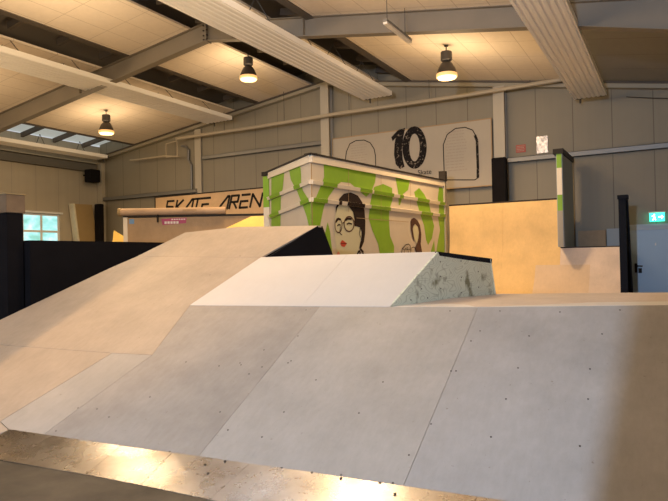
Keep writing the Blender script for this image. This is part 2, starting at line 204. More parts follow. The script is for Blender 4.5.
# ---------------------------------------------------------------- materials
M = {}
M['ply'] = mat('grey_plywood', (.47, .43, .375), .55, build=wood(.14))
M['ply2'] = mat('grey_plywood_tint', (.47, .44, .40), .55, build=wood(.14, 1.0))
M['ply3'] = mat('worn_plywood', (.42, .375, .32), .55, build=wood(.14, 1.6))
M['plyfresh'] = mat('lighter_plywood', (.46, .415, .35), .55, build=wood(.12))
M['plywarm'] = mat('tan_plywood', (.50, .405, .30), .55, build=wood(.14))
M['birch'] = mat('fresh_birch', (.70, .665, .61), .6, build=wood(.04, 1, scratch=False))
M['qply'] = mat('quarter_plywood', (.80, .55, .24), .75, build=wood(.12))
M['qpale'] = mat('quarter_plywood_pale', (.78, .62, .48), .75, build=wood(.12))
M['deckply'] = mat('pinkish_deck_plywood', (.82, .70, .60), .6, build=wood(.1))
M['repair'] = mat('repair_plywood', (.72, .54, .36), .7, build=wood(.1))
M['brownply'] = mat('brown_plywood', (.40, .27, .14), .6, build=wood(.15, scratch=False))
M['signwood'] = mat('sign_wood', (.66, .45, .25), .6, build=wood(.1, scratch=False))
M['lamplit_ply'] = mat('lamplit_yellow_plywood', (1, .70, .18), .6, build=wood(.1, scratch=False))  # lamp light on the side bank is put into this yellow
M['black'] = mat('black_paint', (.009, .008, .009), .9, build=mottle(.3, 3))
M['darkedge'] = mat('dark_edge', (.03, .025, .02), .5)
M['slate'] = mat('slate_steel', (.05, .06, .08), .35, .6)
M['navy'] = mat('navy_black_paint', (.010, .012, .018), .8)
def steel_(nt, b, c):
    col = mul(nt, c, ramp(nt, noise(nt, 2.2, (1, 1, 1), 4, .6), [(.35, (.74, .69, .64)), (.6, (1, 1, 1))]))
    sc = ramp(nt, noise(nt, 16, (1, 7, 1), 5, .8, (0, 0, .5)), [(.64, (0, 0, 0)), (.70, (1, 1, 1))])
    nt.links.new(mul(nt, col, (.16, .12, .09), sc, 'MIX'), b.inputs['Base Color'])
    r = ramp(nt, noise(nt, 6, (1, 1, 1), 5, .7), [(.3, (.24,)*3), (.7, (.32,)*3)]); nt.links.new(r, b.inputs['Roughness'])
M['steel'] = mat('worn_steel', (.50, .49, .50), .3, 1, build=steel_)
M['zinc'] = mat('screw_head', (.06, .05, .045), .4, .7)
M['floor'] = mat('concrete', (.11, .088, .055), .75, build=mottle(.35, 2.5, (.16, .13, .085)))
M['wall'] = mat('sandwich_panel', (.27, .24, .175), .6, build=panels(0, .94, -3.19, .022, (.14, .12, .085)))
M['wall_y'] = mat('sandwich_panel_side', (.44, .40, .32), .55, build=panels(1, .94, 0, .02, (.3, .28, .24)))
M['ceil'] = mat('ceiling_tile', (.90, .78, .63), .9, build=panels(0, .62, -4.08, .016, (.62, .52, .40), .05, (1, 1.15, .6, .016)))
M['ceildark'] = mat('darker_ceiling_panel', (.34, .32, .28), .6, build=panels(1, 1.15, .6, .02, (.2, .18, .15), .08))  # ceiling field at the far right, set darker than the tiles
M['upper'] = mat('roof_deck', (.19, .16, .125), .9)
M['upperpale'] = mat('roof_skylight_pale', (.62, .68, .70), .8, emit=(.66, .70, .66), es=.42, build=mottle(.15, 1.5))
M['purlin'] = mat('dark_purlin', (.10, .082, .065), .6)
M['lip'] = mat('white_lip', (.75, .70, .62), .6)
M['beam'] = mat('grey_beam_paint', (.24, .205, .155), .65, build=mottle(.12, 1.5))
M['beampale'] = mat('pale_beam_paint', (.34, .30, .22), .5)
M['girt'] = mat('galvanised_girt', (.22, .215, .2), .45, .4)
M['column'] = mat('column_cream', (.42, .38, .30), .5)
M['heater'] = mat('heater_white', (.93, .90, .84), .85)
M['pipe'] = mat('pipe_cream', (.42, .36, .26), .45)
M['wire'] = mat('wire', (.05, .045, .04), .5)
M['lampmetal'] = mat('lamp_housing', (.07, .065, .06), .4, .5)
M['lampbell'] = mat('lamp_reflector', (.05, .042, .035), .5, .3)
M['glow'] = mat('lamp_glow', (1, .8, .5), .4, emit=(1, .68, .30), es=2.4)
M['rimglow'] = mat('lamp_rim_glow', (.9, .6, .3), .4, emit=(1, .55, .18), es=.75)
M['white'] = mat('mural_white', (.60, .53, .42), .6, build=mottle(.08, 2))
M['green'] = mat('mural_green', (.22, .42, .02), .55, build=mottle(.15, 3))
M['ledge'] = mat('mural_trim', (.74, .66, .52), .55)
M['skin'] = mat('mural_skin', (.58, .55, .36), .6)
M['hair'] = mat('mural_black', (.015, .011, .01), .6, build=mottle(.3, 30, (.035, .02, .018)))
M['brownhair'] = mat('mural_brown', (.06, .02, .015), .6)
M['red'] = mat('mural_red', (.55, .06, .03), .55)
M['pink'] = mat('mural_pink', (.65, .25, .18), .6)
M['glasses'] = mat('mural_glasses', (.07, .02, .01), .6)
def paintply(nt, b, c):
    n = noise(nt, 1.6, (1, 1, 2.2), 2)
    w = nt.nodes.new('ShaderNodeMath'); w.operation = 'MULTIPLY'; nt.links.new(n, w.inputs[0]); w.inputs[1].default_value = 22
    f = nt.nodes.new('ShaderNodeMath'); f.operation = 'FRACT'; nt.links.new(w.outputs[0], f.inputs[0])
    ring = ramp(nt, f.outputs[0], [(.0, (.66, .66, .60)), (.25, (1, 1, 1)), (1, (1, 1, 1))])
    kn = ramp(nt, noise(nt, 5, (1, 1, .8), 3), [(.56, (1, 1, 1)), (.68, (.35, .33, .25))])
    nt.links.new(mul(nt, mul(nt, c, ring), kn), b.inputs['Base Color'])
M['paintply'] = mat('pale_green_stained_plywood', (.74, .78, .62), .65, build=paintply)
M['boardwhite'] = mat('board_cream', (.42, .37, .29), .6, build=mottle(.06, 2))
M['collage'] = mat('black_collage', (.012, .01, .01), .6, build=lambda nt, b, c: nt.links.new(ramp(nt, noise(nt, 16, (1, 1, 1), 3), [(.58, (.010, .008, .008)), (.66, (.26, .21, .16))]), b.inputs['Base Color']))
M['ink'] = mat('faint_ink', (.36, .31, .25), .7)
M['ink2'] = mat('black_ink', (.02, .018, .016), .6)
M['card'] = mat('cardboard', (.50, .35, .22), .7, build=mottle(.15, 3))
M['dooor'] = mat('door_blue_grey', (.34, .47, .60), .45, build=mottle(.05, 1))
M['doorframe'] = mat('door_frame_grey', (.36, .42, .46), .45)
M['bluegrey'] = mat('blue_grey_paint', (.33, .37, .39), .6)
M['padding'] = mat('foam_edge', (.72, .68, .52), .8, build=mottle(.15, 6))
M['oldwood'] = mat('weathered_wood', (.22, .15, .085), .8, build=mottle(.4, 5))
M['tan'] = mat('tan_cover', (.36, .26, .12), .7, build=mottle(.12, 2))
M['redp'] = mat('red_notice', (.42, .07, .04), .5)
M['silver'] = mat('silver_poster', (.45, .44, .5), .25, .7, build=mottle(.6, 14, (.8, .8, .85)))
M['magenta'] = mat('sticker_magenta', (.42, .06, .13), .5)
M['blue'] = mat('sticker_blue', (.16, .30, .5), .5)
M['winframe'] = mat('window_frame_white', (.75, .78, .80), .4)
def winglow(nt, b, c):
    col = ramp(nt, noise(nt, 2.2, (1, 1, 1.6), 4), [(.35, (.16, .55, .50)), (.5, (.35, .85, .9)), (.7, (.8, 1, 1))])
    nt.links.new(col, b.inputs['Emission Color'])
M['glass'] = mat('daylit_glass', (.3, .5, .5), .1, emit=(.4, .9, 1), es=1.0, build=winglow)
M['added_glow'] = mat('added_rooflight_glow', (.8, .85, .9), .5, emit=(.72, .84, 1), es=5)
M['exit'] = mat('exit_sign_lit', (.0, .4, .25), .4, emit=(.05, .95, .62), es=2.2)
M['exitw'] = mat('exit_symbol_lit', (.8, 1, .9), .4, emit=(.75, 1, .92), es=5.0)

def roofz(x): return ZR - (SL if x < XR else SR)*abs(x-XR)

# ---------------------------------------------------------------- structure
st = lambda o: tag(o, None, None, None, 'structure')
st(MB().box(-24, XW, -8, 20, -.2, 0).build('floor', M['floor']))
def gable(y0, y1):
    a = [(XL, y0, -.0), (XW, y0, 0), (XW, y0, roofz(XW)+.7), (XR, y0, ZR+.7), (XL, y0, roofz(XL)+.7)]
    return MB().hexa(a, [(x, y1, z) for x, y, z in a])
st(gable(17, 17.2).build('wall_back', M['wall']))
def wl(y0, y1, z0, z1): return (XL-.2, XL, y0, y1, z0, z1)
w = MB()
w.box(*wl(-8, 13.55, 0, 6.2)); w.box(*wl(15.1, 17, 0, 6.2)); w.box(*wl(13.55, 15.1, 0, 2.2)); w.box(*wl(13.55, 15.1, 3.33, 6.2))
st(w.build('wall_left', M['wall_y']))
st(MB().box(XW, XW+.2, -8, 17.2, 0, 6.2).build('wall_right', M['wall_y']))
st(MB().box(-.68, XW, -.9, -.8, 0, 3.4).build('light_blocker', M['wall_y']))  # unseen wall added to cast the shadow edge at the ramp's right
st(MB().box(XL, -5.98, -.1, 0, 0, 3.8).build('light_blocker', M['wall_y']))  # unseen wall added to cut off the warm spot on the left
# window in the left wall
win = empty('window_1', None, None, None, 'structure')
f = MB()
for a in ((13.55, 13.63), (14.30, 14.38), (15.02, 15.1)): f.box(XL-.12, XL-.04, a[0], a[1], 2.2, 3.33)
for z in (2.2, 2.62, 3.25): f.box(XL-.115, XL-.045, 13.55, 15.1, z, z+.08)
f.box(XL-.02, XL+.05, 13.45, 15.2, 3.33, 3.40)
f.build('window_frame', M['winframe'], win)
MB().box(XL-.09, XL-.07, 13.6, 15.05, 2.25, 3.28).build('pane', M['glass'], win)
# ceiling: tiled fields with open slots between them
slots = [(-20.25, -18.2), (-13.32, -12.2), (-10.15, -9.13), (-7.8, -6.65)]
edges = [XL] + [v for s in slots for v in s] + [-1.7]
c = MB()
for x0, x1 in zip(edges[::2], edges[1::2]):
    a = [(x0, -8, roofz(x0)), (x1, -8, roofz(x1)), (x1, -8, roofz(x1)+.05), (x0, -8, roofz(x0)+.05)]
    c.hexa(a, [(x, 17, z) for x, y, z in a])
st(c.build('ceiling', M['ceil']))
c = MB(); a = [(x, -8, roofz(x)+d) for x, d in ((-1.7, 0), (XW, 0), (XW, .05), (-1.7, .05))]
st(c.hexa(a, [(x, 17, z) for x, y, z in a]).build('ceiling', M['ceildark']))
u = MB(); up = MB()
for x0, x1, mb in ((XL-.2, -16, up), (-16, XR, u), (XR, XW+.2, u)):
    a = [(x0, -8, roofz(x0)+.55), (x1, -8, roofz(x1)+.55), (x1, -8, roofz(x1)+.62), (x0, -8, roofz(x0)+.62)]
    mb.hexa(a, [(x, 17.2, z) for x, y, z in a])
st(u.build('trim_1', M['upper'])); st(up.build('trim_2', M['upperpale']))
MB().box(-7.78, -6.67, 4.6, 9.2, 6.98, 7.0).build('pane', M['added_glow'], empty('added_rooflight', None, None, None, 'structure'))  # unseen glowing panel added for the bluish reflection in the steel
lip = MB(); long_ = MB()
for i, (x0, x1) in enumerate(slots):
    for xx, s in ((x1-.30, 1),):
        lip.box(xx, xx+.06, -7.9, 16.9, roofz(xx)+.36, roofz(xx)+.40)
    xx = x1 - .2
    long_.box(xx, x1-.005, -7.9, 16.9, roofz(x1)-.02, roofz(x1)+.2)
st(lip.build('trim_3', M['lip'])); st(long_.build('trim_4', M['purlin']))
for i, (x0, x1) in enumerate(slots):
    y = .6 + .25*i
    p0 = None
    while y < 16.8:
        zz = (roofz(x0)+.30, roofz(x1)+.30)
        if p0 is None:
            b_ = MB(); b_.bar((x0+.02, 0, zz[0]), (x1-.14, 0, zz[1]), .09, .16)
            p0 = st(b_.build('roof_purlin', M['purlin'])); p0.location.y = y
        else:
            q = p0.copy(); C.objects.link(q); q.location.y = y
        y += 1.28
# portal frame
def frame(y):
    b_ = MB()
    def arm(xa, xb, da, db):
        for sgn, t0, t1, wd in (('w', 0, 0, .012),):
            a = [(xa, y-wd, roofz(xa)-da), (xb, y-wd, roofz(xb)-db), (xb, y-wd, roofz(xb)), (xa, y-wd, roofz(xa))]
            b_.hexa(a, [(p[0], y+wd, p[2]) for p in a])
        for o, d_ in ((0, (0, 0)), (1, (da, db))):
            a = [(xa, y-.1, roofz(xa)-d_[0]-.015), (xb, y-.1, roofz(xb)-d_[1]-.015), (xb, y-.1, roofz(xb)-d_[1]), (xa, y-.1, roofz(xa)-d_[0])]
            b_.hexa(a, [(p[0], y+.1, p[2]) for p in a])
    arm(XL+.1, -18.6, .60, .50); arm(-18.6, XR, .50, .42); arm(XR, -1.6, .42, .40); arm(-1.6, XW-.05, .40, .62)
    b_.box(XR-.02, XR+.02, y-.1, y+.1, ZR-.46, ZR)
    for xs in (-8.85, -6.9, -14.2): b_.box(xs-.008, xs+.008, y-.095, y+.095, roofz(xs)-.42, roofz(xs))
    hb = MB()
    for xs, dz in ((XR-.05, 0), (XR+.05, 0)):
        for k in (.08, .2, .32, .42): hb.box(xs-.015, xs+.015, y-.12, y-.09, ZR-k-.015, ZR-k+.015)
    r = b_.build('roof_beam', M['beam']); st(r)
    r2 = hb.build('bolts', M['zinc'], r)
frame(11.2)
# gable rafter, eave beam, columns, girts
g = MB()
for xa, xb in ((XL+.1, XR), (XR, XW)):
    a = [(xa, 16.78, roofz(xa)-.15), (xb, 16.78, roofz(xb)-.15), (xb, 16.78, roofz(xb)-.02), (xa, 16.78, roofz(xa)-.02)]
    g.hexa(a, [(p[0], 16.99, p[2]) for p in a])
st(g.build('trim_5', M['beampale']))
g = MB()
for xa, xb in ((XL+.1, XR), (XR, XW)):
    a = [(xa, 16.70, roofz(xa)-.045), (xb, 16.70, roofz(xb)-.045), (xb, 16.70, roofz(xb)-.012), (xa, 16.70, roofz(xa)-.012)]
    g.hexa(a, [(p[0], 16.775, p[2]) for p in a])
st(g.build('trim_6', M['purlin']))
M['beamdark'] = mat('dark_beam_paint', (.11, .10, .08), .7)
st(MB().box(XL+.01, XL+.22, -8, 16.7, 5.10, 5.40).build('trim_7', M['beamdark']))
st(MB().box(XL+.01, XL+.26, -8, 16.7, 5.43, 5.47).build('trim_8', M['beampale']))
def column(x, y0=16.7, t=.25):
    b_ = MB(); z = roofz(x)-.16
    b_.box(x-.15, x+.15, y0, y0+.012, 0, z); b_.box(x-.15, x+.15, y0+t, y0+t+.012, 0, z); b_.box(x-.007, x+.007, y0+.012, y0+t, 0, z)
    st(b_.build('steel_column', M['column']))
column(-15.15, 16.92, .05); column(-9.62); column(-4.1)
st(MB().box(XL+.02, XL+.3, 16.83, 16.99, 0, 5.5).build('steel_column', M['column']))
def girt(n, x0, x1, z):
    b_ = MB(); b_.box(x0, x1, 16.86, 16.995, z, z+.014); b_.box(x0, x1, 16.86, 16.87, z, z+.14); b_.box(x0, x1, 16.86, 16.995, z+.126, z+.14)
    st(b_.build('trim_%d' % n, M['girt']))
girt(9, XL+.3, -15.2, 3.95); girt(10, -14.9, -9.78, 5.12); girt(11, -4.04, XW, 3.97)
# door in the back wall
door = empty('door_1', None, None, None, 'structure')
MB().box(-.93, .05, 16.93, 16.99, 0, 1.99).build('door_leaf', M['dooor'], door)
b_ = MB(); b_.box(-1.01, -.93, 16.9, 17, 0, 2.07); b_.box(.05, .13, 16.9, 17, 0, 2.07); b_.box(-1.01, .13, 16.9, 17, 1.99, 2.07)
b_.box(-1.15, XW, 16.88, 17, 2.07, 2.13)
b_.build('door_frame', M['doorframe'], door)
h_ = MB(); h_.box(-.86, -.80, 16.9, 16.93, .93, 1.16); h_.bar((-.83, 16.87, 1.10), (-.68, 16.87, 1.09), .035); h_.bar((-.83, 16.94, 1.10), (-.83, 16.87, 1.10), .03); h_.box(-.78, -.70, 16.895, 16.93, .92, 1.04)
h_.build('door_handle', M['ink2'], door)
MB().box(-.40, -.37, 16.925, 16.931, 1.60, 1.66).build('door_plate', M['lip'], door)
# pipe work below the gable
tag(MB().tube([(-18.2, 16.5, 5.38), (-17.9, 16.5, 5.36), (-16.4, 16.5, 5.36), (-15.7, 16.5, 5.27)], .03).build('gas_pipe', M['pipe']), 'thin pale pipe along the gable left of the first column', 'pipe')
p = MB(); p.tube([(-15.75, 16.45, 5.92), (-12, 16.45, 5.90), (-9, 16.45, 5.93), (-5, 16.45, 5.90), (-1.9, 16.45, 5.93)], .055)
pp = tag(p.build('gas_pipe', M['pipe']), 'long cream pipe crossing the gable wall beneath the roof', 'pipe')
for x in (-13.5, -11, -8.6, -6, -3.2): MB().bar((x, 16.45, 5.95), (x, 16.45, roofz(x)-.05), .012).build('hanger_rod', M['wire'], pp)
b_ = MB(); b_.bar((-15.75, 16.5, 5.85), (-15.75, 16.5, 5.3), .03); b_.bar((-16.3, 16.5, 5.8), (-16.3, 16.5, 5.3), .03); b_.bar((-16.3, 16.5, 5.3), (-15.75, 16.5, 5.3), .03); b_.bar((-16.3, 16.5, 5.8), (-15.75, 16.5, 5.85), .03)
tag(b_.build('pipe_bracket', M['pipe']), 'small square pipe bracket hanging beside the first column', 'bracket')
tag(MB().tube([(-15.95, 16.93, 5.75), (-15.75, 16.93, 5.72), (-15.6, 16.93, 5.55), (-15.62, 16.93, 5.2), (-15.5, 16.95, 5.0), (-15.5, 16.95, 0)], .045, 10).build('drain_pipe', M['girt'], ), 'grey bent downpipe left of the first wall column', 'pipe')
cu = [(-.95 + i*.22, 16.9, 5.36 - .32*math.sin(i/10*1.4)) for i in range(10)]
tag(MB().tube(cu, .012, 6).build('loose_cable', M['wire']), 'thin dark cable drooping on the wall at upper right', 'cable')

# ---------------------------------------------------------------- main ramp
N = Vector(D['N'])
D['sheets']['e'] = [(min(p[0], XW-.03), p[1], p[2]) for p in D['sheets']['e']]
R = empty('skate_ramp', 'wide grey plywood ramp filling the foreground with a flat deck on top', 'ramp')
sm = {'lowleft': 'plywarm', 'strip': 'plyfresh', 'c': 'ply3', 'd': 'ply', 'e': 'ply2'}
for k, pts in D['sheets'].items():
    MB().slab(pts, -N*.018).build('plywood_sheet', M[sm[k]], R)
ST = D['slopeTop']; DB = D['deckback']
TR_ = Vector(ST[-1])
deck = [ST[0], ST[2], ST[3], ST[4], ST[5], (XW-.03, 7.02, 1.07), DB[2], DB[1], DB[0], (-4.3, 7.02, .985)]
MB().slab([(x, y, z-.004) for x, y, z in deck], (0, 0, -.02)).build('deck_sheet', M['deckply'], R)
E1 = [(-2.27+.02, 5.075, .994), ST[3], ST[4], (XW-.03, ST[5][1], ST[5][2])]
E2 = [(-2.222, 5.432, .995), (-1.408, 5.52, 1.006), (-.05, 5.70, 1.037), (XW-.03, 5.86, 1.065)]
me_ = MB()
for i in range(3): me_.slab([E1[i], E1[i+1], E2[i+1], E2[i]], (0, 0, -.012))
M['edgesheet'] = mat('white_deck_edge', (.90, .86, .80), .6, build=wood(.05, scratch=False))
me_.build('deck_edge_sheet', M['edgesheet'], R)
MB().slab([(-4.3, 7.03, .96), (XW-.03, 7.2, 1.03), (XW-.03, 9.2, .02), (-4.3, 9.0, .02)], (0, 0, -.02)).build('rear_sheet', M['qpale'], R)
# steel plates at the foot
def lerp(a, b, t): return tuple(a[i]+(b[i]-a[i])*t for i in range(3))
T = [D['steelTop'][0], D['steelSeamT'][0], D['steelSeamT'][1], D['steelSeamT'][2], (-1.0, 3.375, .08), (XW-.03, 3.58, .08)]
Bt = [(-4.75, 2.66, .004), D['steelSeamB'][0], D['steelSeamB'][1], D['steelSeamB'][2], (-1.0, 2.95, .004), (XW-.03, 3.12, .004)]
for i in range(5):
    a, b_, c_, d_ = T[i], T[i+1], Bt[i+1], Bt[i]
    g = .002
    MB().slab([(a[0]+g, a[1], a[2]+.006), (b_[0]-g, b_[1], b_[2]+.006), (c_[0]-g, c_[1], c_[2]+.004), (d_[0]+g, d_[1], d_[2]+.004)], (0, 0, -.004)).build('steel_plate', M['steel'], R)
# screws
def screw_proto(name, r, parent, n):
    z = Vector(n).normalized(); x = z.cross(Vector((0, 1, 0))).normalized(); y = z.cross(x)
    mb = MB(); a = [x*math.cos(k*PI/4)*r + y*math.sin(k*PI/4)*r for k in range(8)]
    mb.hexa([tuple(v - z*.003) for v in a], [tuple(v + z*.0015) for v in a])
    return mb.build(name, M['zinc'], parent)
s0 = screw_proto('screw', .0065, R, N)
for i, p in enumerate(D['screws']):
    o = s0 if i == 0 else s0.copy()
    if i: C.objects.link(o)
    o.location = p
s1 = screw_proto('plate_bolt', .009, R, (0, -.16, .98))
for i, p in enumerate(D['steelscrews']):
    o = s1 if i == 0 else s1.copy()
    if i: C.objects.link(o)
    o.location = (p[0], p[1], .004 + .08*min(1, max(0, (p[1]-(2.78+.06*(p[0]+3.5)))/.4)) + .003)
# taller section on the left
H = empty('tall_ramp_section', 'taller tan plywood ramp section rising at the left with black side', 'ramp')
MB().slab(D['tall']['f'], -N*.018).build('plywood_sheet', M['plywarm'], H)
MB().slab(D['tall']['g'], -N*.018).build('plywood_sheet', M['plywarm'], H)
S_ = D['tallside']; TT = D['talltop']
top = [TT[1], TT[2], TT[3], S_[3], (-5.2, 6.72, 1.9), (-6.0, 6.6, 1.85)]
MB().slab([(x, y, z) for x, y, z in top], (0, 0, -.02)).build('top_sheet', M['plywarm'], H)
bk = (Vector(S_[4])-Vector(S_[3])); k = (S_[3][2])/-bk.z; foot = Vector(S_[3])+bk*k
sp = [tuple(Vector(S_[0])-N*.02), tuple(Vector(S_[2])-N*.003), S_[3], tuple(foot), (S_[0][0], S_[0][1], .0)]
MB().slab(sp, (-.02, 0, 0)).build('side_panel', M['black'], H)
MB().slab([S_[3], (-6.0, 6.6, 1.83), (-6.0, 7.35, 0), tuple(foot)], (0, -.02, -.01)).build('rear_sheet', M['black'], H)
TLf = D['tallleft']
MB().slab([tuple(Vector(TLf[0])-N*.02), tuple(Vector(TLf[2])-N*.02), tuple(Vector(TT[1])-N*.02), (-6.02, 6.9, 0.0), (-7.05, 4.0, 0)], (.02, 0, 0)).build('side_panel', M['black'], H)
# launch wedge on the deck
W = empty('launch_wedge', 'pale birch launch wedge with green stained side standing on the deck', 'ramp')
for pts in D['wedge']: MB().slab([tuple(Vector(p)+N*.004) for p in pts], -N*.014).build('plywood_sheet', M['birch'], W)
ws = [Vector(p) for p in D['wside']]
MB().slab([tuple(p) for p in ws], (-.02, .004, 0)).build('side_panel', M['paintply'], W)
cp = ws[1]; cq = ws[2]
MB().slab([tuple(cp+Vector((.006, 0, .004))), tuple(cq+Vector((.006, .02, .004))), tuple(cq+Vector((.006, .02, -.05))), tuple(cp+Vector((.006, .03, -.045)))], (-.04, 0, 0)).build('coping', M['navy'], W)
wt = [Vector(p) for p in D['wtopP']]
MB().slab([tuple(wt[0]), tuple(wt[2]), tuple(ws[2]), (-3.95, 6.9, 1.38)], (0, 0, -.02)).build('top_sheet', M['birch'], W)
MB().slab([tuple(ws[2]), (-3.95, 6.9, 1.38), (-3.95, 6.98, .99), tuple(ws[3])], (0, -.02, 0)).build('rear_sheet', M['paintply'], W)
sc_ = None
for a, zz in ((.16, .22), (.42, .25), (.42, .5), (.42, .8), (.62, .12), (.62, .45), (.62, .8), (.8, .2), (.8, .55), (.8, .85), (.25, .45), (.3, .12)):
    lo = ws[0].lerp(ws[3], a); hi_z = ws[0].z + (ws[1].z-ws[0].z)*min(1, a/.4)
    mb = MB(); pos = Vector((lo.x+.002, lo.y, lo.z + (hi_z-lo.z)*zz))
    if sc_ is None:
        sc_ = MB().lathe([(.007, 0), (.007, .003)], 8).build('screw', M['zinc'], W); sc_.rotation_euler = (0, PI/2, -.2); sc_.location = pos
    else:
        q = sc_.copy(); C.objects.link(q); q.location = pos

# ---------------------------------------------------------------- left barriers
tag(MB().box(-7.42, -7.2, 4.86, 8.6, 0, 1.755).build('black_barrier', M['black'], bevel=.004), 'long low black barrier wall behind the left edge of the ramp', 'barrier')
tag(MB().box(-9.4, -7.3, 4.62, 4.84, 0, 2.10).build('black_partition', M['black'], bevel=.004), 'taller black partition at the far left edge', 'partition')
t = empty('wooden_box', 'weathered tan wooden box on top of the black partition', 'box')
MB().box(-9.2, -7.28, 4.60, 4.86, 2.104, 2.335).build('box_body', M['oldwood'], t, bevel=.006)
MB().box(-9.21, -7.27, 4.59, 4.87, 2.336, 2.35).build('box_lid', M['tan'], t)

# ---------------------------------------------------------------- left quarter pipe with roll
Q = empty('quarter_pipe', 'brown plywood back of a quarter pipe below the lettered sign', 'ramp')
ql = Vector((-13.98, 12.2, 0)); qr = Vector((-8.9, 15.05, 0)); qd = (qr-ql).normalized(); qn = Vector((qd.y, -qd.x, 0))
def QP(s, z, o=0): v = ql + qd*s + qn*o; return (v.x, v.y, z)
Lq = (qr-ql).length
MB().slab([QP(.27, 0), QP(Lq, 0), QP(Lq, 2.72), QP(.27, 2.72)], -qn*.03).build('back_panel', M['brownply'], Q)
MB().slab([QP(.15, 0, .02), QP(.27, 0, .02), QP(.27, 2.74, .02), QP(.15, 2.74, .02)], -qn*.08).build('corner_post', M['ledge'], Q)
MB().slab([QP(.15, 2.74, .03), QP(Lq, 2.72, .03), QP(Lq, 2.72, -1.6), QP(.15, 2.74, -1.6)], (0, 0, .05)).build('platform', M['darkedge'], Q)
MB().slab([QP(.32, 2.69, .004), QP(.46, 2.69, .004), QP(.46, 2.55, .004), QP(.32, 2.55, .004)], -qn*.004).build('blue_sticker', M['blue'], Q)
mg = MB().slab([QP(1.24, 2.68, .006), QP(1.98, 2.70, .006), QP(1.96, 2.54, .006), QP(1.28, 2.50, .006)], -qn*.005).build('magenta_banner', M['magenta'], Q)
wb = MB()
for a, z, h_ in ((1.54, 2.67, .03), (1.61, 2.67, .03), (1.68, 2.67, .03), (1.75, 2.67, .03), (1.82, 2.67, .03), (1.89, 2.67, .03)):
    wb.face([QP(a, z, .0075), QP(a+.05, z, .0075), QP(a+.05, z-h_, .0075), QP(a, z-h_, .0075)])
for k in range(5):
    a = 1.34+k*.085; wb.face([QP(a, 2.60, .0075), QP(a+.065, 2.60, .0075), QP(a+.065, 2.53, .0075), QP(a, 2.53, .0075)])
wb.build('banner_text', M['lip'], mg)
cl = MB(); cl.bar(QP(1.16, 2.80, .06), QP(1.16, 2.58, .06), .05, .03)
cl.build('clamp', M['ink2'], Q)
MB().slab([QP(2.3, 1.9, .5), QP(3.15, 2.36, .25), QP(3.86, 2.70, .05), QP(Lq, 2.70, .05), QP(Lq, 1.9, .5)], -qn*.05).build('side_bank', M['lamplit_ply'], Q)
rl = empty('cardboard_roll', 'long tan cardboard roll lying on the edge of the brown quarter pipe', 'roll')
a, b_ = QP(.06, 2.89, .02), QP(3.12, 2.885, .02)
MB().tube([a, b_], .105, 20).build('roll_body', M['card'], rl, smooth=False)
MB().tube([QP(.02, 2.89, .02), QP(.10, 2.89, .02)], .118, 20).build('end_cap', M['tan'], rl)
MB().bar(QP(1.9, 2.90, .128), QP(2.3, 2.90, .128), .008, .06).build('printed_label', M['brownply'], rl)
# lettered sign
SG = empty('lettered_sign', 'long plywood sign with black slanted lettering on the back wall', 'sign')
MB().box(-17.25, -9.8, 16.86, 16.9, 2.9, 3.88).build('sign_board', M['signwood'], SG)
MB().box(-17.3, -9.8, 16.85, 16.91, 3.88, 3.92).build('sign_edge', M['darkedge'], SG)
MB().box(-17.3, -17.25, 16.85, 16.91, 2.9, 3.88).build('sign_edge', M['darkedge'], SG)
def glyph(ch, x, w, z0=3.27, z1=3.71):
    mb = MB(); hh = z1-z0; sh = .30; t = .08
    def P(u, v): return (x + u*w + sh*v*hh, 16.852, z0 + v*hh)
    def stroke(pts):
        for (u0, v0), (u1, v1) in zip(pts, pts[1:]):
            mb.bar(P(u0, v0), P(u1, v1), .008, t, up=(0, 0, 1)) if False else mb.slab(_q(P(u0, v0), P(u1, v1), t), (0, .006, 0))
    def _q(a, b, t):
        a, b = Vector(a), Vector(b); d = (b-a).normalized(); n = Vector((-d.z, 0, d.x))*t/2; e = d*t*.3
        return [tuple(a-e+n), tuple(b+e+n), tuple(b+e-n), tuple(a-e-n)]
    S = {'S': [[(1, 1), (0, 1), (0, .55), (1, .5), (1, 0), (0, 0)]], 'K': [[(0, 0), (0, 1)], [(1, 1), (.15, .5), (1, 0)]],
         'A': [[(-.2, 0), (.75, 1), (.95, 1), (.95, 0)]], 'T': [[(0, 1), (1.1, 1)], [(.5, 1), (.5, 0)]],
         'E': [[(1, 1), (0, 1)], [(.9, .5), (0, .5)], [(1, 0), (0, 0), (0, .5)]], 'R': [[(0, 0), (0, 1), (1, 1), (1, .5), (.1, .5)], [(.4, .5), (1, 0)]],
         'N': [[(0, 0), (0, 1), (1, 0), (1, 1)]]}
    for s in S[ch]: stroke(s)
    mb.build('letter', M['ink2'], SG)
for ch, x, w in (('S', -16.75, .32), ('K', -16.26, .30), ('A', -15.78, .34), ('T', -15.44, .38), ('E', -14.98, .32),
                 ('A', -14.12, .36), ('R', -13.68, .32), ('E', -13.22, .34), ('N', -12.76, .42), ('A', -12.05, .45)):
    glyph(ch, x, w)
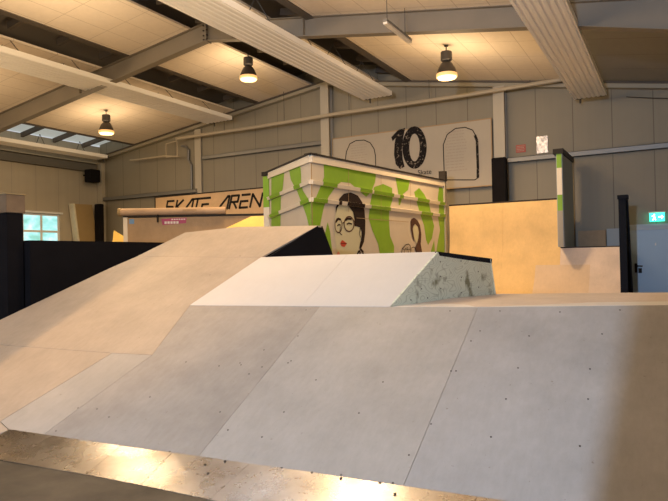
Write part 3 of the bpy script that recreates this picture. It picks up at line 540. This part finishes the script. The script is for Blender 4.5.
# anniversary board
AB = empty('anniversary_board', 'large cream board with a black patterned number 10 on the back wall', 'board')
MB().box(-9.42, -4.37, 16.86, 16.9, 3.40, 5.24).build('panel', M['boardwhite'], AB)
b_ = MB(); b_.box(-9.45, -4.34, 16.855, 16.905, 5.24, 5.27); b_.box(-9.45, -4.34, 16.855, 16.905, 3.37, 3.40); b_.box(-4.37, -4.34, 16.855, 16.905, 3.40, 5.24); b_.box(-9.45, -9.42, 16.855, 16.905, 3.4, 5.24)
b_.build('board_edge', M['brownply'], AB)
MB().slab([(x, 16.855, z) for x, z in D['one']], (0, .004, 0)).build('numeral', M['collage'], AB)
zo, zi = D['zero_o'], D['zero_i']; zb = MB()
n = len(zo)
for i in range(n):
    j = (i+1) % n; zb.slab([(zo[i][0], 16.853, zo[i][1]), (zo[j][0], 16.853, zo[j][1]), (zi[j][0], 16.853, zi[j][1]), (zi[i][0], 16.853, zi[i][1])], (0, .004, 0))
zb.build('numeral', M['collage'], AB)
def pline(name, pts, w, m, par, y=16.855):
    mb = MB()
    for (x0, z0), (x1, z1) in zip(pts, pts[1:]):
        d = Vector((x1-x0, 0, z1-z0)).normalized(); q = Vector((-d.z, 0, d.x))*w/2
        mb.face([(x0+q.x, y, z0+q.z), (x1+q.x, y, z1+q.z), (x1-q.x, y, z1-q.z), (x0-q.x, y, z0-q.z)])
    return mb.build(name, m, par)
pline('arch_outline', D['arch1'], .028, M['ink2'], AB); pline('arch_outline', D['arch2'], .028, M['ink2'], AB)
pline('arch_outline', D['arch2b'], .028, M['ink2'], AB); pline('ornament', D['orn'], .075, M['collage'], AB, 16.852)
random.seed(4)
for x0, x1, zt, zb_, nn in ((-8.85, -8.2, 4.95, 4.3, 8), (-5.72, -5.05, 5.0, 3.8, 14)):
    mb = MB(); z = zt
    for i in range(nn):
        x = x0 + random.uniform(0, .1); e = x1 - random.uniform(0, .12)
        while x < e:
            l = random.uniform(.04, .13); mb.face([(x, 16.857, z), (min(x+l, e), 16.857, z), (min(x+l, e), 16.857, z+.025), (x, 16.857, z+.025)]); x += l+.025
        z -= (zt-zb_)/nn
    mb.build('faint_writing', M['ink'], AB)['kind'] = 'stuff'
cv = bpy.data.curves.new('word', 'FONT'); cv.body = 'Skate'; cv.size = .2; cv.extrude = .003
to = bpy.data.objects.new('tmp', cv); C.objects.link(to); bpy.context.view_layer.update()
me = bpy.data.meshes.new_from_object(to); bpy.data.objects.remove(to)
wd = obj('word', me, M['ink2'], AB); wd.rotation_euler = (PI/2, 0, 0); wd.location = (-6.56, 16.852, 3.86)

# ---------------------------------------------------------------- painted mural wall
C0, C1, C2 = Vector((-5.92, 9.72, 0)), Vector((-5.21, 15.17, 0)), Vector((-7.96, 11.2, 0))
MU = empty('painted_ramp_wall', 'tall white and green painted plywood wall with a portrait of a woman in glasses', 'wall')
dR = (C1-C0).normalized(); nR = Vector((dR.y, -dR.x, 0)); dL = (C2-C0).normalized(); nL = Vector((-dL.y, dL.x, 0))
def at(base, d, s, n, o, z): v = base + d*s + n*o; return (v.x, v.y, z)
LR = (C1-C0).length; LL = (C2-C0).length
for d, n, L_, nm in ((dR, nR, LR, 'wall_panel'), (dL, nL, LL, 'wall_panel')):
    mi = C0 - (nR+nL)/(1+nR.dot(nL))*.1; e_ = C0 + d*L_; e2_ = e_ - n*.1
    MB().hexa([(q.x, q.y, 0) for q in (C0, e_, e2_, mi)], [(q.x, q.y, 3.4) for q in (C0, e_, e2_, mi)]).build(nm, M['white'], MU)
for d, n, L_, e1, e2 in ((dR, nR, LR, 2.85, 2.54), (dL, nL, LL, 2.86, 2.44)):
    MB().slab([at(C0, d, .0, n, .035, 3.26), at(C0, d, L_, n, .035, 3.26), at(C0, d, L_, n, .035, 3.395), at(C0, d, .0, n, .035, 3.395)], -n*.034).build('fascia_board', M['ledge'], MU)
    MB().slab([at(C0, d, -.05, n, .06, 3.40), at(C0, d, L_+.02, n, .06, 3.40), at(C0, d, L_+.02, n, -.12, 3.40), at(C0, d, -.05, n, -.12, 3.40)], (0, 0, .03)).build('capping', M['darkedge'], MU)
    for za, zb_ in ((2.935, e1), (2.60, e2)):
        mb = MB()
        for (o1, o2, dz0, dz1) in ((.0, .055, 0, .018),):
            a = [at(C0, d, 0, n, o1, za+dz0), at(C0, d, 0, n, o2, za-.015), at(C0, d, 0, n, .04, za-.085), at(C0, d, 0, n, o1, za-.085)]
            b_ = [at(C0, d, L_, n, o1, zb_+dz0), at(C0, d, L_, n, o2, zb_-.015), at(C0, d, L_, n, .04, zb_-.085), at(C0, d, L_, n, o1, zb_-.085)]
            mb.hexa(a, b_)
        mb.build('ledge_board', M['ledge'], MU)
def paint(name, pts, m, off, n): return MB().face([(p[0]+n.x*off, p[1]+n.y*off, p[2]) for p in pts]).build(name, m, MU)
def over_ledges(pts, d, n, L_, es, m, nm, lift=0):
    # the same colour carried over the ledges where they cross the patch
    for (za, zb_) in ((2.935, es[0]), (2.60, es[1])):
        ss = [((Vector(p)-C0).dot(d), p[2]) for p in pts]
        xs = []
        for (s0_, z0_), (s1_, z1_) in zip(ss, ss[1:]+ss[:1]):
            zl0 = za + (zb_-za)*s0_/L_ - .06; zl1 = za + (zb_-za)*s1_/L_ - .06
            f0, f1 = z0_-zl0, z1_-zl1
            if (f0 > 0) != (f1 > 0): xs.append(s0_ + (s1_-s0_)*f0/(f0-f1))
        xs.sort()
        for a, b_ in zip(xs[::2], xs[1::2]):
            a = max(a, 0); b_ = min(b_, L_)
            zA = za + (zb_-za)*a/L_; zB = za + (zb_-za)*b_/L_
            MB().face([at(C0, d, a, n, .058+lift, zA-.012), at(C0, d, b_, n, .058+lift, zB-.012), at(C0, d, b_, n, .0425+lift, zB-.087), at(C0, d, a, n, .0425+lift, zA-.087)]).build(nm, m, MU)
for i, pts in enumerate(D['green']):
    left = i >= 7
    paint('green_patch', pts, M['green'], .004, nL if left else nR)
    over_ledges(pts, dL if left else dR, nL if left else nR, LL if left else LR, (2.86, 2.44) if left else (2.85, 2.54), M['green'], 'green_patch')
over_ledges(D['hair'], dR, nR, LR, (2.85, 2.54), M['hair'], 'portrait_hair', .002)
paint('portrait_face', D['skin'], M['skin'], .007, nR); paint('portrait_hair', D['hair'], M['hair'], .010, nR)
paint('portrait_lips', D['lips'], M['red'], .011, nR); paint('portrait_hand', D['pinkp'], M['pink'], .011, nR)
for r in D['glass']:
    mb = MB(); c_ = sum((Vector(p) for p in r), Vector())/len(r); q = [c_ + (Vector(p)-c_)*.84 for p in r]
    for i in range(len(r)):
        j = (i+1) % len(r); mb.face([tuple(Vector(v)+nR*.013) for v in (r[i], r[j], q[j], q[i])])
    mb.build('painted_glasses', M['glasses'], MU)
for pts, w_ in D['strokes']:
    mb = MB(); w_ = w_*.0035
    for a, b_ in zip(pts, pts[1:]):
        a, b_ = Vector(a), Vector(b_); t_ = (b_-a).normalized(); q = nR.cross(t_)*w_
        mb.face([tuple(v+nR*.0145) for v in (a+q, b_+q, b_-q, a-q)])
    mb.build('painted_line', M['hair'], MU)
paint('girl_hair', D['hair2'], M['brownhair'], .010, nR); paint('girl_face', D['skin2'], M['skin'], .008, nR)
for pts in D['seams']:
    mb = MB()
    a, b_ = Vector(pts[0]), Vector(pts[1]); t_ = (b_-a).normalized(); q = nR.cross(t_)*.006
    mb.face([tuple(v+nR*.0155) for v in (a+q, b_+q, b_-q, a-q)]); mb.build('panel_joint', M['brownply'], MU)
MB().slab([at(C0, dR, 0, nR, .0, 1.2), at(C0, dR, .02, nR, .0, 1.2), at(C0, dR, .02, nR, .0, 3.25), at(C0, dR, 0, nR, .0, 3.25)], nR*.006).build('panel_joint', M['brownply'], MU)
# end posts
pL = C2 + dL*.02
def post(c, w, z0, z1, m, nm): MB().box(c.x-w, c.x+w, c.y-w, c.y+w, z0, z1).build(nm, m, MU)
post(pL, .075, 0, 2.62, M['ledge'], 'end_post'); post(pL, .077, 2.62, 3.32, M['green'], 'end_post'); post(pL, .10, 3.33, 3.42, M['darkedge'], 'post_cap')
pR = C1 + dR*.06 - nR*.03
post(pR, .07, 2.75, 3.40, M['beampale'], 'end_post'); post(pR, .085, 3.40, 3.66, M['darkedge'], 'post_cap'); post(pR + Vector((0, .02, 0)), .06, 0, 2.75, M['beampale'], 'end_post')

# ---------------------------------------------------------------- quarter pipe at the back wall
QB = empty('quarter_pipe', 'tall orange lit plywood quarter pipe against the back wall', 'ramp')
def prof(z): return 13.4 + (math.sqrt(2.0**2 - (2.0-z)**2) if z < 2 else 2.0)
def qsheet(x0, x1, z0, z1, m, lift=0, name='plywood_sheet'):
    n = 32; zs = [z0+(z1-z0)*i/n for i in range(n+1)]; g = .0015
    mb = MB(); fr = [(x0+g, prof(z)-lift, z) for z in zs]; fr2 = [(x1-g, prof(z)-lift, z) for z in zs]
    mb.strip(fr, fr2)
    o = mb.build(name, m, QB); 
    md = o.modifiers.new('thickness', 'SOLIDIFY'); md.thickness = .015; md.offset = -1 
    return o
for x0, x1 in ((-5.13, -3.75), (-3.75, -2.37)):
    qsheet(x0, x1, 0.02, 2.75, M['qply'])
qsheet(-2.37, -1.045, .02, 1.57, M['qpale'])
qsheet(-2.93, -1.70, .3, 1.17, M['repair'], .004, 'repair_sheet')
MB().box(-5.13, -2.37, prof(2.75)-.01, 16.4, 2.75, 2.79).build('platform', M['darkedge'], QB)
MB().box(-2.36, -1.045, prof(1.57)-.01, 16.7, 1.57, 1.60).build('platform', M['darkedge'], QB)
sp = [(-1.042, prof(i*1.57/12)+.02, i*1.57/12) for i in range(13)] + [(-1.042, 16.6, 1.57), (-1.042, 16.6, 0)]
MB().slab(sp, (-.015, 0, 0)).build('side_panel', M['brownply'], QB)
# green and white side partition above it
PT = empty('side_partition', 'narrow green and white partition board standing on the quarter pipe', 'partition')
PB = MB().box(-2.36, -2.22, 14.95, 16.6, 1.6, 3.78).build('board', M['bluegrey'], PT)
def pf(z0, z1, m, nm, xl=-2.345, xr=-2.235): MB().box(xl, xr, 14.925, 14.949, z0, z1).build(nm, m, PT)
pf(3.45, 3.78, M['green'], 'painted_edge'); pf(2.82, 3.45, M['ledge'], 'painted_edge'); pf(2.45, 2.82, M['green'], 'painted_edge'); pf(1.6, 2.45, M['beampale'], 'painted_edge')
MB().box(-2.42, -2.19, 14.9, 16.62, 3.78, 3.9).build('capping', M['darkedge'], PT)
# dark railing right of it
RL = empty('side_railing', 'tall black post railing beside the blue grey door', 'railing')
MB().box(-.985, -.845, 13.95, 14.05, .0, 2.56).build('front_post', M['navy'], RL)
MB().box(-1.00, -.80, 13.9, 14.15, 2.56, 2.64).build('post_cap', M['navy'], RL)
MB().bar((-.86, 14.2, 2.56), (-.86, 15.4, .0), .09, .12).build('leaning_post', M['navy'], RL)
MB().box(-.96, -.91, 14.06, 15.3, .0, 1.5).build('board', M['navy'], RL)
for z in (2.42, 2.2, 1.95, 1.7): MB().bar((-.92, 14.05, z), (-.86, 14.4+(2.56-z)*.5, z-.04), .07, .11).build('rail', M['navy'], RL)
tag(MB().box(-2.15, -1.50, 16.80, 16.86, 0, 2.02).build('brown_panel', M['brownply']), 'brown wooden panel leaning on the wall behind the quarter pipe', 'panel')
tag(MB().box(-1.47, -1.1, 16.80, 16.86, 0, 2.05).build('grey_panel', M['bluegrey']), 'small grey panel beside the brown panel behind the railing', 'panel')
# padded column cover
tag(MB().box(-4.27, -3.89, 16.45, 16.69, 0, 4.08).build('column_padding', M['black'], bevel=.02), 'black padding wrapped around the column right of the number board', 'padding')
# notices
rn = tag(MB().box(-3.72, -3.46, 16.98, 16.995, 4.24, 4.45).build('red_notice', M['redp']), 'small red notice on the wall left of the silver poster', 'notice')
mb = MB()
for i in range(4): mb.box(-3.70, -3.50+.02*(i % 2), 16.976, 16.979, 4.28+i*.042, 4.29+i*.042)
mb.build('notice_text', M['boardwhite'], rn)
tag(MB().box(-3.17, -2.88, 16.98, 16.995, 4.17, 4.62).build('silver_poster', M['silver']), 'shiny silver poster on the back wall right of the red notice', 'poster')
# exit sign
EX = empty('exit_sign', 'glowing green exit sign above the blue grey door', 'sign')
MB().box(-.50, -.17, 16.84, 16.90, 2.19, 2.40).build('sign_box', M['exit'], EX)
mb = MB(); y = 16.836
mb.face([(-.30, y, 2.31), (-.24, y, 2.31), (-.24, y, 2.345), (-.195, y, 2.295), (-.24, y, 2.245), (-.24, y, 2.28), (-.30, y, 2.28)])
mb.build('arrow', M['exitw'], EX)
mb = MB(); mb.lathe([(.016, 0), (.016, .002)], 10, (0, 0, 0)); 
for v in mb.bm.verts: v.co = Vector((v.co.x-.395, y-v.co.z, v.co.y+2.358))
mb.face([(-.42, y, 2.34), (-.385, y, 2.34), (-.375, y, 2.28), (-.41, y, 2.28)])
mb.face([(-.41, y, 2.285), (-.385, y, 2.285), (-.355, y, 2.225), (-.37, y, 2.215)]); mb.face([(-.41, y, 2.285), (-.39, y, 2.285), (-.42, y, 2.215), (-.44, y, 2.225)])
mb.face([(-.45, y, 2.33), (-.41, y, 2.335), (-.41, y, 2.315), (-.45, y, 2.31)])
mb.build('running_figure', M['exitw'], EX)
MB().box(-.52, -.15, 16.80, 16.99, 2.40, 2.43).build('sign_housing', M['lip'], EX)

# ---------------------------------------------------------------- corner at the left
sp_ = tag(MB().box(-20.15, -19.75, 15.95, 16.4, 4.62, 5.12).build('loudspeaker', M['black'], bevel=.02), 'black loudspeaker hanging in the left corner under the roof', 'speaker')
MB().bar((XL+.005, 16.2, 4.95), (-20.14, 16.2, 4.95), .05).build('wall_bracket', M['black'], sp_)
fm = empty('foam_mattress', 'tan covered mattress standing upright in the left corner', 'mattress')
MB().hexa([(-20.42, 16.0, 0), (-20.15, 16.0, 0), (-20.15, 16.8, 0), (-20.42, 16.8, 0)], [(-20.42, 15.50, 3.74), (-20.15, 15.50, 3.74), (-20.15, 16.30, 3.76), (-20.42, 16.30, 3.76)]).build('cover', M['tan'], fm)
MB().hexa([(-20.43, 15.93, 0), (-20.14, 15.93, 0), (-20.14, 15.995, 0), (-20.43, 15.995, 0)], [(-20.43, 15.43, 3.75), (-20.14, 15.43, 3.75), (-20.14, 15.495, 3.75), (-20.43, 15.495, 3.75)]).build('foam_side', M['padding'], fm)
tag(MB().box(-20.1, -19.75, 16.35, 16.54, 0, 3.78).build('column_padding', M['black'], bevel=.02), 'black padding on the corner column beside the tan mattress', 'padding')
tag(MB().hexa([(-18.2, 15.2, 0), (-17.6, 15.4, 0), (-17.6, 15.44, 0), (-18.2, 15.24, 0)], [(-18.0, 15.5, 2.62), (-17.5, 15.7, 2.3), (-17.5, 15.74, 2.3), (-18.0, 15.54, 2.62)]).build('wooden_board', M['lamplit_ply']), 'small wooden offcut leaning left of the brown quarter pipe', 'board')

# ---------------------------------------------------------------- heaters
def heater(x0, x1, z, label, y0=-2., y1=16.2, plate=None):
    h = empty('radiant_heater', label, 'heater', 'ceiling heater strips')
    w = x1-x0; n = 7; prof_ = [(x0, z+.10), (x0-.0, z)]
    pts = []
    for i in range(n):
        a = x0 + w*i/n; b = x0 + w*(i+1)/n
        pts += [(a+.012, z+.0), (a+(b-a)*.55, z), (a+(b-a)*.68, z+.016), (b-.02, z+.016)]
    pts = [(x0, z+.13)] + pts + [(x1, z), (x1, z+.13)]
    a_ = [(x, y0, zz) for x, zz in pts]; MB().hexa(a_, [(x, y1, zz) for x, y, zz in a_]).build('panel', M['heater'], h)
    MB().box(x1-.18, x1-.05, y1, y1+.12, z+.02, z+.1).build('end_bracket', M['wire'], h)
    b_ = MB(); b_.box(x0+.05, x0+.18, y1, y1+.12, z+.02, z+.1)
    b_.tube([(x0+.12, y1+.1, z+.06), (x0+.12, y1+.25, z+.06), (x0+.12, y1+.25, z-.05)], .025)
    b_.build('end_fitting', M['wire'], h)
    y = y0 + .7; p = None
    while y < y1:
        if p is None:
            m_ = MB(); cx = (x0+x1)/2; zt = min(roofz(cx), 20)+.15
            m_.bar((cx, 0, zt), (x0+.06, 0, z+.12), .014); m_.bar((cx, 0, zt), (x1-.06, .0, z+.12), .014)
            p = m_.build('hanger_wire', M['wire'], h); p.location.y = y
        else:
            q = p.copy(); C.objects.link(q); q.location.y = y
        y += 1.65
    return h
heater(-19.75, -19.1, 5.5, 'white ribbed ceiling heater strip along the left wall')
heater(-14.05, -12.95, 6.2, 'white ribbed ceiling heater strip crossing the upper left')
heater(-8.0, -7.05, 6.15, 'white ribbed ceiling heater strip in the middle between the two right lamps')
heater(-2.1, -1.34, 5.3, 'white ribbed ceiling heater strip at the upper right')
# tube light
TL = empty('tube_light', 'unlit slim tube light hanging on two wires below the beam', 'light fixture')
MB().box(-4.50, -4.42, 10.0, 11.2, 5.71, 5.76).build('housing', M['girt'], TL)
MB().box(-4.50, -4.42, 10.01, 11.19, 5.67, 5.708).build('diffuser', M['lip'], TL)
for y in (10.1, 10.95): MB().bar((-4.46, y, 5.76), (-4.46, y, roofz(-4.46)-.005), .01).build('wire', M['wire'], TL)

# ---------------------------------------------------------------- lamps
def lamp(x, y, label):
    z = roofz(x)
    o = empty('high_bay_lamp', label, 'lamp', 'bell lamps under the roof'); o.location = (x, y, z-.012)
    MB().lathe([(.05, 0), (.05, -.02), (.014, -.03), (.014, -.16)], 12).build('stem', M['lampmetal'], o, smooth=False)
    MB().lathe([(.06, -.14), (.125, -.15), (.13, -.17), (.13, -.34), (.10, -.37), (.07, -.39)], 20).build('ballast_housing', M['lampmetal'], o)
    b_ = MB(); pr = [(.085, -.385), (.13, -.42), (.175, -.50), (.21, -.58), (.235, -.68), (.24, -.73)]
    b_.lathe(pr + [(r-.006, z_) for r, z_ in pr[::-1]], 28, cap=False).build('reflector', M['lampbell'], o, smooth=True)
    MB().lathe([(.2375, -.66), (.244, -.73), (.236, -.735)], 28, cap=False).build('glowing_rim', M['rimglow'], o, smooth=True)
    MB().lathe([(.228, -.735), (.20, -.765), (.0005, -.775)], 28).build('glowing_lens', M['glow'], o)
    lamp_light(o)
    return o
def lamp_light(o):
    for q in bay_light((0, 0, -.85)): q.parent = o
lamp(-9.98, 13.22, 'warm glowing bell lamp in the middle, left of the ridge heater')
lamp(-4.45, 13.39, 'warm glowing bell lamp at the right above the number board')
lamp(-15.8, 13.37, 'warm glowing bell lamp furthest left near the corner')
